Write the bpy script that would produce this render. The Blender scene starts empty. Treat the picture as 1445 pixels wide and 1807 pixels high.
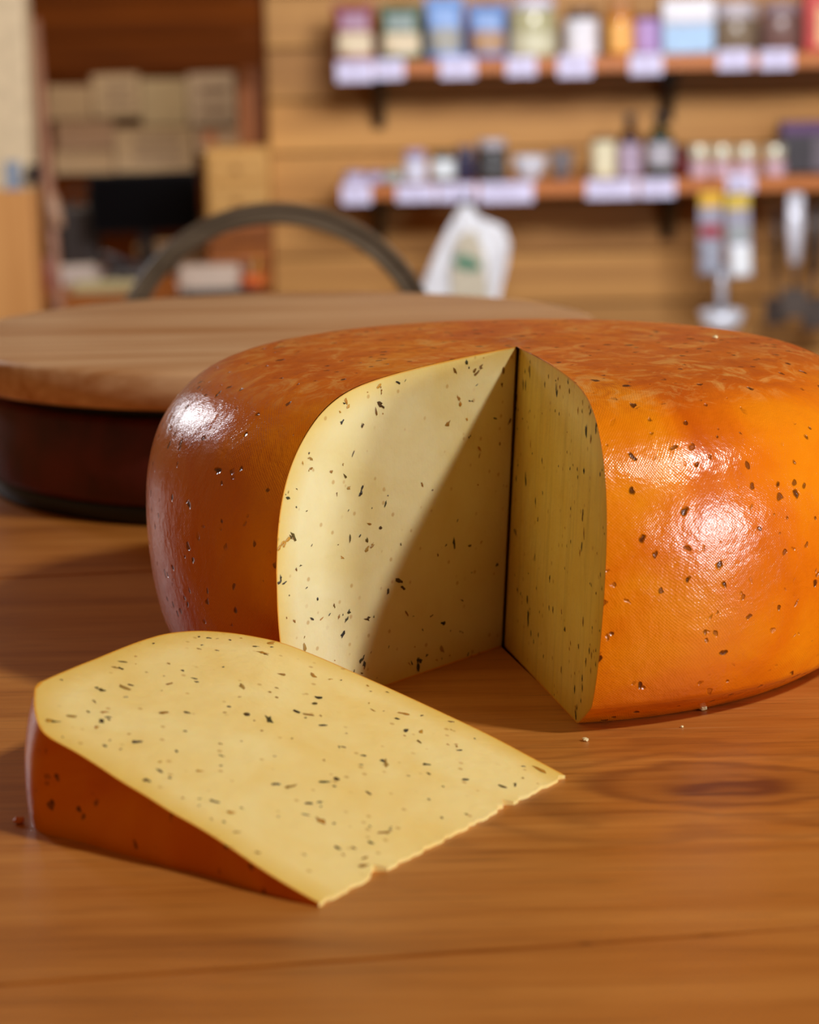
import bpy, bmesh, math, random
import numpy as np
from mathutils import Vector, Matrix

# ------------------------------------------------------------------ camera, world, lights, exposure
SC = bpy.context.scene
COL = SC.collection
W, H = 1445, 1807
F, YH, ROLL, EYE = 4000.0, 80.0, math.radians(1.2), 0.2614
PITCH = math.atan((H / 2 - YH) / F)

cam = bpy.data.cameras.new('camera')
cam_o = bpy.data.objects.new('camera', cam)
COL.objects.link(cam_o)
cam.sensor_fit = 'VERTICAL'
cam.sensor_height = 36.0
cam.lens = F / H * 36.0
cam.clip_start = 0.01
cam_o.matrix_world = (Matrix.Translation((0, 0, EYE)) @ Matrix.Rotation(math.pi / 2 - PITCH, 4, 'X')
                      @ Matrix.Rotation(-ROLL, 4, 'Z'))
cam.dof.use_dof = True
cam.dof.focus_distance = 0.90
cam.dof.aperture_fstop = 9.0
SC.camera = cam_o

SC.view_settings.view_transform = 'Standard'
SC.view_settings.look = 'None'
SC.view_settings.gamma = 1.0
SC.view_settings.use_curve_mapping = False
SC.view_settings.exposure = 0.0

world = bpy.data.worlds.new('room_air')
SC.world = world
world.use_nodes = True
bg = world.node_tree.nodes['Background']
bg.inputs[0].default_value = (1.0, 0.55, 0.24, 1)
bg.inputs[1].default_value = 0.18


def area(name, loc, target, sx, sy, power, color):
    l = bpy.data.lights.new(name, 'AREA')
    l.shape = 'RECTANGLE'
    l.size, l.size_y, l.energy, l.color = sx, sy, power, color
    o = bpy.data.objects.new(name, l)
    COL.objects.link(o)
    o.location = loc
    o.rotation_euler = (Vector(target) - Vector(loc)).to_track_quat('-Z', 'Y').to_euler()
    return o


WC = Vector((0.0475, 0.988, 0))          # centre of the cheese wheel on the counter
area('ceiling_lamp', WC + Vector((.62, -.41, .68)) * 2.6, WC, 0.19, 0.19, 40, (1, .97, .88))
area('shop_window', WC + Vector((.82, -.57, .05)) * 2.2, WC + Vector((0, 0, .07)), 0.44, 0.42, 25, (.90, .96, 1))
area('side_window', (-1.75, 3.35, 0.95), WC + Vector((0, 0, .1)), 0.34, 0.5, 13, (.95, .96, 1))
area('shelf_lamp', (0.55, 2.6, 0.95), (0.35, 5.2, 0.0), 1.2, 0.5, 66, (.98, .96, 1))
area('nook_fill', (-.75, 5.35, 0.62), (-.75, 5.7, -.2), 0.25, 0.25, 4.6, (1, .86, .70))  # unseen fill light, added to brighten the papers in the nook


def ray(px, py):
    x, y = (px - W / 2) / F, -(py - H / 2) / F
    c, s = math.cos(ROLL), math.sin(ROLL)
    x, y = c * x + s * y, -s * x + c * y
    return Vector((x, math.cos(PITCH) + y * math.sin(PITCH), -math.sin(PITCH) + y * math.cos(PITCH)))


def at(px, py, Y):
    d = ray(px, py)
    return d * (Y / d.y) + Vector((0, 0, EYE))


def ground(px, py, z=0.0):
    d = ray(px, py)
    return d * ((z - EYE) / d.z) + Vector((0, 0, EYE))


# ------------------------------------------------------------------ helpers
def tag(o, label, cat, group=None, kind=None):
    o['label'] = label
    o['category'] = cat
    if group:
        o['group'] = group
    if kind:
        o['kind'] = kind
    return o


def empty(name, loc=(0, 0, 0), label=None, cat=None, group=None):
    o = bpy.data.objects.new(name, None)
    o.empty_display_size = .02
    COL.objects.link(o)
    o.location = loc
    if label:
        tag(o, label, cat, group)
    return o


def link(name, me, mat=None, parent=None, loc=None):
    o = bpy.data.objects.new(name, me)
    COL.objects.link(o)
    if mat is not None and not me.materials:
        me.materials.append(mat)
    if parent is not None:
        o.parent = parent
    if loc is not None:
        o.location = loc
    return o


def mesh(name, verts, faces, mat, parent=None, smooth=True, loc=None, fix=False):
    me = bpy.data.meshes.new(name)
    me.from_pydata([tuple(v) for v in verts], [], faces)
    if fix:
        bm = bmesh.new()
        bm.from_mesh(me)
        bmesh.ops.remove_doubles(bm, verts=bm.verts, dist=1e-6)
        bmesh.ops.recalc_face_normals(bm, faces=bm.faces)
        bm.to_mesh(me)
        bm.free()
    if smooth:
        for p in me.polygons:
            p.use_smooth = True
    return link(name, me, mat, parent, loc)


def box(name, c, size, mat, parent=None, bevel=0.0, rotz=0.0, rotx=0.0, roty=0.0, seg=2):
    bm = bmesh.new()
    bmesh.ops.create_cube(bm, size=1.0)
    for v in bm.verts:
        v.co = Vector((v.co.x * size[0], v.co.y * size[1], v.co.z * size[2]))
    if bevel:
        bmesh.ops.bevel(bm, geom=bm.edges[:], offset=bevel, segments=seg, affect='EDGES', profile=.5)
    me = bpy.data.meshes.new(name)
    bm.to_mesh(me)
    bm.free()
    o = link(name, me, mat, parent, c)
    o.rotation_euler = (rotx, roty, rotz)
    return o


def lathe(name, prof, mat, parent=None, loc=(0, 0, 0), seg=32, sy=1.0):
    vs, fs = [], []
    n = len(prof)
    for i in range(seg):
        a = 2 * math.pi * i / seg
        for r, z in prof:
            vs.append((r * math.cos(a), r * math.sin(a) * sy, z))
    for i in range(seg):
        j = (i + 1) % seg
        for k in range(n - 1):
            fs.append((i * n + k, j * n + k, j * n + k + 1, i * n + k + 1))
    return mesh(name, vs, fs, mat, parent, True, loc, fix=True)


def tube(name, pts, rad, mat, parent=None, seg=10, flat=1.0, closed_ends=True):
    """tube along pts; rad scalar or list; flat squeezes the section across its second axis"""
    pts = [Vector(p) for p in pts]
    n = len(pts)
    vs, fs = [], []
    prev = None
    for i, p in enumerate(pts):
        t = (pts[min(i + 1, n - 1)] - pts[max(i - 1, 0)]).normalized()
        if prev is None:
            ref = Vector((0, 1, 0)) if abs(t.y) < .9 else Vector((1, 0, 0))
            u = t.cross(ref).normalized()
        else:
            u = (prev - t * prev.dot(t)).normalized()
        prev = u
        v = t.cross(u)
        r = rad[i] if isinstance(rad, (list, tuple)) else rad
        for k in range(seg):
            a = 2 * math.pi * k / seg
            vs.append(p + u * math.cos(a) * r + v * math.sin(a) * r * flat)
    for i in range(n - 1):
        for k in range(seg):
            l = (k + 1) % seg
            fs.append((i * seg + k, i * seg + l, (i + 1) * seg + l, (i + 1) * seg + k))
    if closed_ends:
        fs.append(tuple(range(seg)))
        fs.append(tuple((n - 1) * seg + k for k in reversed(range(seg))))
    return mesh(name, vs, fs, mat, parent, True, fix=True)


# ------------------------------------------------------------------ materials
class NT:
    def __init__(s, name):
        s.m = bpy.data.materials.new(name)
        s.m.use_nodes = True
        s.t = s.m.node_tree
        s.b = s.t.nodes['Principled BSDF']

    def n(s, typ, **kw):
        nd = s.t.nodes.new(typ)
        for k, v in kw.items():
            setattr(nd, k, v)
        return nd

    def l(s, a, b):
        s.t.links.new(a, b)

    def set(s, sock, val):
        if hasattr(val, 'is_linked'):
            s.l(val, sock)
        else:
            sock.default_value = val

    def math(s, op, a, b=None, c=None, clamp=False):
        nd = s.n('ShaderNodeMath', operation=op, use_clamp=clamp)
        s.set(nd.inputs[0], a)
        if b is not None:
            s.set(nd.inputs[1], b)
        if c is not None:
            s.set(nd.inputs[2], c)
        return nd.outputs[0]

    def mix(s, f, a, b, typ='MIX'):
        nd = s.n('ShaderNodeMix', data_type='RGBA', blend_type=typ)
        s.set(nd.inputs[0], f)
        s.set(nd.inputs[6], a)
        s.set(nd.inputs[7], b)
        return nd.outputs[2]

    def ramp(s, f, stops, interp='LINEAR'):
        nd = s.n('ShaderNodeValToRGB')
        cr = nd.color_ramp
        cr.interpolation = interp
        while len(cr.elements) < len(stops):
            cr.elements.new(.5)
        for e, (p, c) in zip(cr.elements, stops):
            e.position = p
            e.color = c if len(c) == 4 else (*c, 1)
        s.set(nd.inputs[0], f)
        return nd.outputs[0]

    def coord(s, scale=(1, 1, 1), loc=(0, 0, 0), rot=(0, 0, 0), out='Object', obj=None):
        tc = s.n('ShaderNodeTexCoord')
        mp = s.n('ShaderNodeMapping')
        mp.inputs['Scale'].default_value = scale
        mp.inputs['Location'].default_value = loc
        mp.inputs['Rotation'].default_value = rot
        s.l(tc.outputs[out], mp.inputs[0])
        return mp.outputs[0]

    def noise(s, vec, scale, detail=4, rough=.5, dist=0.0):
        nd = s.n('ShaderNodeTexNoise')
        nd.inputs['Scale'].default_value = scale
        nd.inputs['Detail'].default_value = detail
        nd.inputs['Roughness'].default_value = rough
        nd.inputs['Distortion'].default_value = dist
        s.l(vec, nd.inputs['Vector'])
        return nd.outputs[0]

    def voro(s, vec, scale, rand=1.0, out='Distance'):
        nd = s.n('ShaderNodeTexVoronoi')
        nd.inputs['Scale'].default_value = scale
        nd.inputs['Randomness'].default_value = rand
        s.l(vec, nd.inputs['Vector'])
        return nd.outputs[out]

    def mrange(s, v, a, b, c=0.0, d=1.0):
        nd = s.n('ShaderNodeMapRange')
        s.set(nd.inputs[0], v)
        for i, x in enumerate((a, b, c, d)):
            nd.inputs[i + 1].default_value = x
        return nd.outputs[0]

    def bump(s, h, strength=.3, dist=.001, nrm=None):
        nd = s.n('ShaderNodeBump')
        nd.inputs['Strength'].default_value = strength
        nd.inputs['Distance'].default_value = dist
        s.l(h, nd.inputs['Height'])
        if nrm is not None:
            s.l(nrm, nd.inputs['Normal'])
        s.l(nd.outputs[0], s.b.inputs['Normal'])
        return nd.outputs[0]


def srgb(r, g, b):
    f = lambda c: (c / 255 / 12.92) if c <= 10 else ((c / 255 + .055) / 1.055) ** 2.4
    return (f(r), f(g), f(b), 1)


_PC = {}


def plain(rgb, rough=.5, metal=0.0, var=.12, trans=0.0, spec=.5):
    """procedural paint / plastic / paper: a colour with slight mottling"""
    key = (rgb, rough, metal, var, trans)
    if key in _PC:
        return _PC[key]
    t = NT('finish_%d_%d_%d' % rgb)
    c = srgb(*rgb)
    nz = t.noise(t.coord(), 40, 3)
    dark = tuple(x * (1 - var) for x in c[:3]) + (1,)
    lite = tuple(min(1, x * (1 + var)) for x in c[:3]) + (1,)
    t.l(t.ramp(nz, [(.3, dark), (.7, lite)]), t.b.inputs['Base Color'])
    t.b.inputs['Roughness'].default_value = rough
    t.b.inputs['Metallic'].default_value = metal
    t.b.inputs['Specular IOR Level'].default_value = spec
    if trans:
        t.b.inputs['Transmission Weight'].default_value = trans
    _PC[key] = t.m
    return t.m


def wood(name, c0, c1, axis=0, rough=.5, scale=1.0, rand=.25, coarse=1.0, spec=.4):
    """straight-grained timber; grain runs along axis; each piece its own tone"""
    t = NT(name)
    sc = [30 * scale] * 3
    sc[axis] = 1.6 * scale
    info = t.n('ShaderNodeObjectInfo')
    tc = t.n('ShaderNodeTexCoord')
    mp = t.n('ShaderNodeMapping')
    mp.inputs['Scale'].default_value = sc
    t.l(tc.outputs['Object'], mp.inputs[0])
    off = t.n('ShaderNodeVectorMath', operation='SCALE')
    cmb = t.n('ShaderNodeCombineXYZ')
    for i in range(3):
        t.l(info.outputs['Random'], cmb.inputs[i])
    t.l(cmb.outputs[0], off.inputs[0])
    off.inputs[3].default_value = 37.0
    add = t.n('ShaderNodeVectorMath', operation='ADD')
    t.l(mp.outputs[0], add.inputs[0])
    t.l(off.outputs[0], add.inputs[1])
    n1 = t.noise(add.outputs[0], .35 * coarse, 5, .55, .8)
    n2 = t.noise(add.outputs[0], 2.5, 4, .6, .2)
    f = t.math('ADD', t.math('MULTIPLY', n1, .75), t.math('MULTIPLY', n2, .25))
    col = t.ramp(f, [(.34, c0), (.66, c1)])
    tone = t.mrange(info.outputs['Random'], 0, 1, 1 - rand, 1 + rand * .6)
    cb = t.n('ShaderNodeCombineXYZ')
    for i in range(3):
        t.l(tone, cb.inputs[i])
    t.l(t.mix(1.0, col, cb.outputs[0], 'MULTIPLY'), t.b.inputs['Base Color'])
    t.b.inputs['Roughness'].default_value = rough
    t.b.inputs['Specular IOR Level'].default_value = spec
    t.bump(f, .15, .002)
    return t.m


def counter_wood():
    """orange-brown counter boards with a dark swirl around a knot"""
    t = NT('counter_wood')
    k = ground(1285, 1386)
    v = t.coord(scale=(1.5, 26, 26), rot=(0, 0, -.05))
    n1 = t.noise(v, 1.1, 6, .55, 1.2)
    n2 = t.noise(t.coord(scale=(9, 170, 170), rot=(0, 0, -.05)), 1.6, 5, .65, .3)
    n3 = t.noise(t.coord(), 5.0, 3, .5, .5)
    f = t.math('ADD', t.math('MULTIPLY', n1, .50), t.math('ADD', t.math('MULTIPLY', n2, .27), t.math('MULTIPLY', n3, .23)))
    col = t.ramp(f, [(.30, srgb(140, 78, 26)), (.47, srgb(184, 114, 46)), (.62, srgb(204, 136, 64)), (.75, srgb(216, 154, 90))])
    # swirl round the knot: rings of a stretched distance, bent by noise
    sep = t.n('ShaderNodeSeparateXYZ')
    t.l(t.coord(), sep.inputs[0])
    nz = t.noise(t.coord(scale=(1, 2.2, 1)), 13, 3, .5, .0)
    wob = t.math('MULTIPLY', t.math('SUBTRACT', nz, .5), .045)
    dx = t.math('MULTIPLY', t.math('SUBTRACT', sep.outputs[0], k.x), .34)
    dy = t.math('ADD', t.math('MULTIPLY', t.math('SUBTRACT', sep.outputs[1], k.y), .72), wob)
    d = t.math('SQRT', t.math('ADD', t.math('MULTIPLY', dx, dx), t.math('MULTIPLY', dy, dy)))
    rings = t.math('POWER', t.math('ABSOLUTE', t.math('SINE', t.math('MULTIPLY', d, 300.0))), 3.0)
    near = t.mrange(d, .010, .062, 1, 0)
    core = t.mrange(d, .0, .019, 1, 0)
    amt = t.math('ADD', t.math('MULTIPLY', t.math('MULTIPLY', rings, near), .50), t.math('MULTIPLY', core, .62), clamp=True)
    col = t.mix(amt, col, srgb(96, 46, 26))
    # thin dark fibres and pale scratches
    fib = t.noise(t.coord(scale=(14, 420, 1), rot=(0, 0, -.05)), 1.3, 3, .6)
    col = t.mix(t.mrange(fib, .58, .72, 0, .5), col, srgb(92, 46, 16))
    scr = t.noise(t.coord(scale=(12, 260, 1), rot=(0, 0, .5)), 1.2, 2, .5)
    col = t.mix(t.mrange(scr, .70, .80, 0, .22), col, srgb(232, 190, 140))
    t.l(col, t.b.inputs['Base Color'])
    rg = t.math('ADD', .30, t.math('MULTIPLY', n3, .22))
    t.l(rg, t.b.inputs['Roughness'])
    t.b.inputs['Specular IOR Level'].default_value = .45
    t.bump(t.math('ADD', n2, t.math('MULTIPLY', fib, -.6)), .18, .0006)
    return t.m


def rind_mat(name, slice_=False):
    t = NT(name)
    v = t.coord()
    big = t.noise(v, 14, 4, .55, .6)
    fine = t.noise(v, 130, 4, .6)
    col = t.ramp(big, [(.28, srgb(196, 84, 0)), (.5, srgb(222, 112, 0)), (.72, srgb(236, 140, 4))])
    scuff = t.noise(t.coord(scale=(1, 1, 1)), 70, 5, .7, 1.0)
    geo = t.n('ShaderNodeNewGeometry')
    sp = t.n('ShaderNodeSeparateXYZ')
    t.l(geo.outputs['Normal'], sp.inputs[0])
    flat = t.mrange(sp.outputs[2], .80, .98, 0, 1)          # the rubbed flat top of the wheel
    if not slice_:
        col = t.mix(t.math('MULTIPLY', t.mrange(scuff, .50, .64, 0, .75), flat), col, srgb(236, 168, 84))
        col = t.mix(t.math('MULTIPLY', t.mrange(scuff, .48, .32, 0, .7), flat), col, srgb(190, 84, 8))
    # herb specks and little pits under the wax
    wv = t.n('ShaderNodeVectorMath', operation='ADD')
    nn = t.n('ShaderNodeTexNoise')
    nn.inputs['Scale'].default_value = 160
    t.l(v, nn.inputs['Vector'])
    sc = t.n('ShaderNodeVectorMath', operation='SCALE')
    sc.inputs[3].default_value = .006
    t.l(nn.outputs['Color'], sc.inputs[0])
    t.l(v, wv.inputs[0])
    t.l(sc.outputs[0], wv.inputs[1])
    d1 = t.voro(wv.outputs[0], 92)
    p1 = t.mrange(d1, .09, .16, 1, 0)
    c1 = t.voro(wv.outputs[0], 92, out='Color')
    sel = t.n('ShaderNodeSeparateColor')
    t.l(c1, sel.inputs[0])
    p1 = t.math('MULTIPLY', p1, t.mrange(sel.outputs[0], .30, .40, 0, 1))
    d2 = t.voro(wv.outputs[0], 130)
    p2 = t.math('MULTIPLY', t.mrange(d2, .12, .19, .8, 0), t.mrange(t.noise(v, 30, 2), .42, .52, 0, 1))
    pits = t.math('MAXIMUM', p1, p2)
    col = t.mix(t.math('MULTIPLY', pits, .88), col, srgb(58, 20, 2))
    t.l(col, t.b.inputs['Base Color'])
    rough = t.math('ADD', t.math('ADD', .15, t.math('MULTIPLY', fine, .10)), t.math('MULTIPLY', flat, .0 if slice_ else .22))
    t.l(rough, t.b.inputs['Roughness'])
    t.b.inputs['Specular IOR Level'].default_value = .25 if slice_ else .5
    t.b.inputs['Subsurface Weight'].default_value = .0
    # cloth weave pressed into the wax: two crossed waves round and up the side
    tc = t.n('ShaderNodeTexCoord')
    sx = t.n('ShaderNodeSeparateXYZ')
    t.l(tc.outputs['Object'], sx.inputs[0])
    ang = t.math('MULTIPLY', t.math('ARCTAN2', sx.outputs[1], sx.outputs[0]), .16)
    wob = t.math('MULTIPLY', t.noise(v, 18, 2), .02)
    a = t.math('SINE', t.math('MULTIPLY', t.math('ADD', t.math('ADD', ang, sx.outputs[2]), wob), 5200.0))
    b = t.math('SINE', t.math('MULTIPLY', t.math('ADD', t.math('SUBTRACT', ang, t.math('MULTIPLY', sx.outputs[2], 1.0)), wob), 5200.0))
    weave = t.math('MULTIPLY', t.math('ADD', a, b), t.mrange(big, .35, .6, .3, 1.0))
    und = t.noise(v, 52, 5, .6, .25)
    h = t.math('ADD', t.math('MULTIPLY', weave, .000019), t.math('MULTIPLY', und, .0014))
    h = t.math('ADD', h, t.math('MULTIPLY', pits, -.0011))
    h = t.math('ADD', h, t.math('MULTIPLY', fine, .00026))
    h = t.math('ADD', h, t.math('MULTIPLY', t.noise(t.coord(scale=(1, 1, 2.2)), 480, 3, .6), .00008))
    t.bump(h, .75 if not slice_ else .4, 1.0)
    return t.m


def paste_mat(name, lite, mid, edge, streak=False):
    """cut cheese: pale in the middle, deeper yellow towards the rind (attribute 'depth' = mm from rind)"""
    t = NT(name)
    v = t.coord()
    at_ = t.n('ShaderNodeAttribute', attribute_name='depth')
    dep = at_.outputs['Fac']
    nz = t.noise(v, 28, 4, .55, .4)
    col = t.ramp(nz, [(.32, mid), (.66, lite)])
    pert = t.math('ADD', dep, t.math('MULTIPLY', t.math('SUBTRACT', t.noise(v, 60, 3), .5), 5.0))
    col = t.mix(t.mrange(pert, 1.0, 12.0, .75, 0), col, edge)
    col = t.mix(t.mrange(dep, .25, 1.0, .9, 0), col, srgb(228, 150, 28))
    # small pale curd marks and honey-coloured pinholes
    d = t.voro(v, 210)
    sc = t.n('ShaderNodeSeparateColor')
    t.l(t.voro(v, 210, out='Color'), sc.inputs[0])
    col = t.mix(t.math('MULTIPLY', t.mrange(d, .12, .24, .5, 0), t.mrange(sc.outputs[1], .72, .8, 0, 1)), col, srgb(176, 122, 36))
    sk = t.noise(t.coord(scale=(190, 190, 9)), 1.0, 4, .65, .6)
    if streak:
        col = t.mix(t.mrange(sk, .5, .72, 0, .22), col, srgb(120, 92, 24))
    t.l(col, t.b.inputs['Base Color'])
    t.b.inputs['Roughness'].default_value = .42
    t.b.inputs['Specular IOR Level'].default_value = .4
    t.b.inputs['Subsurface Weight'].default_value = .25
    t.b.inputs['Subsurface Radius'].default_value = (1.0, .6, .2)
    t.b.inputs['Subsurface Scale'].default_value = .003
    h = t.math('ADD', t.math('MULTIPLY', t.noise(v, 90, 4, .6), .0010), t.math('MULTIPLY', sk, .0007 if streak else .0002))
    t.bump(h, .5, 1.0)
    return t.m


def fleck_mat():
    t = NT('herb_fleck')
    a = t.n('ShaderNodeVertexColor', layer_name='Col')
    t.l(a.outputs[0], t.b.inputs['Base Color'])
    t.b.inputs['Roughness'].default_value = .45
    return t.m


M = {}
M['counter'] = counter_wood()
M['rind'] = rind_mat('waxed_rind')
M['rind_s'] = rind_mat('slice_rind', True)
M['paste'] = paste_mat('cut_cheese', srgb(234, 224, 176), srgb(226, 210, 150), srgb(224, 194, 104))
M['paste_r'] = paste_mat('cut_cheese_dragged_light_tint', srgb(242, 218, 116), srgb(234, 202, 92), srgb(222, 180, 56), True)  # knife-dragged; the olive light on the right-hand face is put into the colour
M['paste_s'] = paste_mat('cut_cheese_slice', srgb(250, 226, 156), srgb(244, 212, 130), srgb(230, 190, 88))
M['fleck'] = fleck_mat()
M['wall'] = wood('shop_boards', srgb(158, 106, 44), srgb(206, 152, 78), 0, .55, 1.0, .22)
M['darkwood'] = wood('dark_boards', srgb(66, 26, 0), srgb(106, 50, 2), 0, .8, 1.0, .25, 1.0, .1)
M['post'] = wood('post_timber', srgb(126, 66, 6), srgb(160, 88, 14), 2, .5)
M['palepost'] = wood('pale_post_timber', srgb(176, 120, 62), srgb(206, 152, 90), 2, .5)
M['shelf'] = wood('shelf_timber', srgb(160, 88, 30), srgb(200, 124, 56), 0, .45)
M['board'] = wood('round_board_timber', srgb(196, 136, 84), srgb(244, 206, 164), 0, .40, 2.2, .05, 2.4)
M['chair'] = wood('chair_timber', srgb(86, 74, 60), srgb(130, 114, 96), 0, .35, 3.0)
M['floor'] = wood('floor_timber', srgb(80, 52, 28), srgb(120, 80, 44), 0, .5)
M['iron'] = plain((26, 24, 26), .45)

# ------------------------------------------------------------------ the setting
WY = 5.2                                    # shop wall
FZ = -0.92                                  # floor

floor = box('floor', (0.2, 2.4, FZ - .03), (5.0, 7.4, .06), M['floor'])
floor['kind'] = 'structure'

wall = empty('wall_back', (0, WY + .03, FZ))
wall['kind'] = 'structure'
XL = at(476, 300, WY).x
x1 = at(1445, 300, WY).x + .35
ph = 0.118
pm = None
k = 0
z = FZ
while z < 1.15:
    p = box('plank', (0, 0, 0), (x1 - XL, .024, ph - .005), M['wall'], wall, .002) if pm is None else link('plank', pm, None, wall)
    pm = p.data
    p.location = ((XL + x1) / 2, 0.001 * ((k * 7) % 3), z + ph / 2 - FZ)
    z += ph
    k += 1
box('backing', ((XL + x1) / 2, .03, 1.03), (x1 - XL, .02, 2.1), M['darkwood'], wall)

# office nook left of the shop wall
NY = 5.95
nook = empty('wall_nook', (0, NY + .03, FZ))
nook['kind'] = 'structure'
nx0, nx1 = at(-60, 300, NY).x, at(520, 300, NY).x
pm = None
z = FZ
while z < 1.2:
    p = box('plank', (0, 0, 0), (nx1 - nx0, .024, .145), M['darkwood'], nook, .002) if pm is None else link('plank', pm, None, nook)
    pm = p.data
    p.location = ((nx0 + nx1) / 2, 0, z + .075 - FZ)
    z += .15
# dark header boards above the nook
hd = empty('trim_1', (0, 5.16, 0))
hd['kind'] = 'structure'
hx0, hx1 = at(52, 60, 5.16).x, at(462, 60, 5.16).x
hz0 = at(250, 124, 5.16).z
pm = None
for i in range(6):
    p = box('plank', (0, 0, 0), (hx1 - hx0, .03, .072), M['darkwood'], hd, .002) if pm is None else link('plank', pm, None, hd)
    pm = p.data
    p.location = ((hx0 + hx1) / 2, 0, hz0 + .037 + i * .075)
# post between nook and shop wall
pa, pb = at(424, 300, 5.31).x, at(484, 300, 5.31).x
po = box('trim_2', ((pa + pb) / 2, 5.36, (FZ + 1.2) / 2), (pb - pa, .10, 1.2 - FZ), M['post'], None, .004)
po['kind'] = 'structure'
# left jamb: cream paint above, bare pale timber below
ja, jb = at(-60, 200, 4.7).x, at(50, 200, 4.7).x
jz = at(20, 335, 4.7).z
jm = box('trim_3', ((ja + jb) / 2, 4.75, (jz + 1.2) / 2), (jb - ja, .10, 1.2 - jz), plain((206, 186, 150), .55), None, .004)
jm['kind'] = 'structure'
jb2 = at(62, 450, 4.7).x
jw = box('trim_4', ((ja + jb2) / 2, 4.75, (FZ + jz) / 2), (jb2 - ja, .11, jz - FZ), M['palepost'], None, .004)
jw['kind'] = 'structure'

# the counter, of wide boards
counter = empty('counter', (0, 0, FZ), 'orange-brown wooden counter the cheese lies on, of wide boards with a dark knot', 'counter')
s0, s1 = ground(0, 1738), ground(1445, 1636)
sl = (s1.y - s0.y) / (s1.x - s0.x)
seam = lambda x, off: s0.y + (x - s0.x) * sl + off
CX0, CX1 = -.95, 1.05
gs = ground(130, 1014)
o1 = gs.y - seam(gs.x, 0)
offs = [-.52, -.26, 0.0, o1, 1.062]
for i in range(len(offs) - 1):
    g = .0004
    a0, a1 = offs[i] + g, offs[i + 1] - g
    vs = []
    for zz in (-.035, 0):
        vs += [(CX0, seam(CX0, a0), zz - FZ), (CX1, seam(CX1, a0), zz - FZ), (CX1, seam(CX1, a1), zz - FZ), (CX0, seam(CX0, a1), zz - FZ)]
    fs = [(3, 2, 1, 0), (4, 5, 6, 7), (0, 1, 5, 4), (1, 2, 6, 5), (2, 3, 7, 6), (3, 0, 4, 7)]
    o = mesh('board', vs, fs, M['counter'], counter, False)
    bm = bmesh.new()
    bm.from_mesh(o.data)
    bmesh.ops.bevel(bm, geom=[e for e in bm.edges if all(v.co.z > -FZ - .001 for v in e.verts)], offset=.0011, segments=2, affect='EDGES')
    bm.to_mesh(o.data)
    bm.free()
box('base_cabinet', (0.05, 0.95, .4425), (1.8, 1.1, .885), M['darkwood'], counter, .004)

# ------------------------------------------------------------------ the cheese wheel
rng = random.Random(7)


def catmull(pts, n):
    out = []
    P = [pts[0]] + list(pts) + [pts[-1]]
    for i in range(1, len(P) - 2):
        p0, p1, p2, p3 = [np.array(q, float) for q in P[i - 1:i + 3]]
        for k in range(n):
            t = k / n
            out.append(.5 * ((2 * p1) + (-p0 + p2) * t + (2 * p0 - 5 * p1 + 4 * p2 - p3) * t * t + (-p0 + 3 * p1 - 3 * p2 + p3) * t ** 3))
    out.append(np.array(pts[-1], float))
    return np.array(out)


PROF = catmull([(.0, .1335), (.03, .1333), (.06, .1328), (.085, .1320), (.104, .1307), (.119, .1288), (.1305, .1255), (.1405, .1200), (.1492, .1118),
                (.1556, .1025), (.1597, .0925), (.1624, .0800), (.1634, .0650), (.1630, .0500), (.1615, .0350), (.1590, .0220), (.1562, .0140),
                (.1548, .0115), (.1530, .0100), (.1455, .0050), (.1390, .0010), (.1360, .0)], 5)
CEN = np.array([WC.x, WC.y])
a_bot = ground(884, 1141)
a_top = at(910, 616, a_bot.y)
APB = np.array([a_bot.x, a_bot.y])
APT = np.array([a_top.x, a_top.y])
ZT = a_top.z


def apex(z):
    return APB + (APT - APB) * (z / ZT)


def az(px, py):
    g = ground(px, py)
    return math.atan2(g.x - a_bot.x, -(g.y - a_bot.y))


AZL, AZR = az(680, 1211), az(1013, 1279)
dirv = lambda a: np.array([math.sin(a), -math.cos(a)])
zdome = lambda r: float(np.interp(r, PROF[:51, 0], PROF[:51, 1]))
GAP = .0016
nR = np.array([math.cos(AZR), math.sin(AZR)])        # to the right of the right-hand cut


def start(z, a):
    s = apex(z)
    return s + nR * GAP if abs(a - AZR) < 1e-6 else s


def reach(z, a, r):
    """distance from the apex line at height z, along azimuth a, to the circle of radius r"""
    o = start(z, a) - CEN
    d = dirv(a)
    b = o @ d
    disc = b * b - (o @ o - r * r)
    return -b + math.sqrt(max(disc, 0))


TOPR = .104
i_top = int(np.argmin(np.abs(PROF[:, 0][:40] - TOPR)))
NTOP, NBOT = 16, 4


def rind_line(a):
    """points from the apex over the top, down the side and in under the wheel to the apex"""
    pts = []
    L = reach(ZT, a, PROF[i_top, 0])
    for k in range(NTOP):
        p = start(ZT, a) + dirv(a) * L * k / NTOP
        pts.append((p[0], p[1], zdome(np.linalg.norm(p - CEN))))
    for r, z in PROF[i_top:]:
        p = start(z, a) + dirv(a) * reach(z, a, r)
        pts.append((p[0], p[1], z))
    L = reach(0, a, PROF[-1, 0])
    for k in range(NBOT):
        p = start(0, a) + dirv(a) * L * (1 - (k + 1) / NBOT)
        pts.append((p[0], p[1], 0.0))
    return pts


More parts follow.
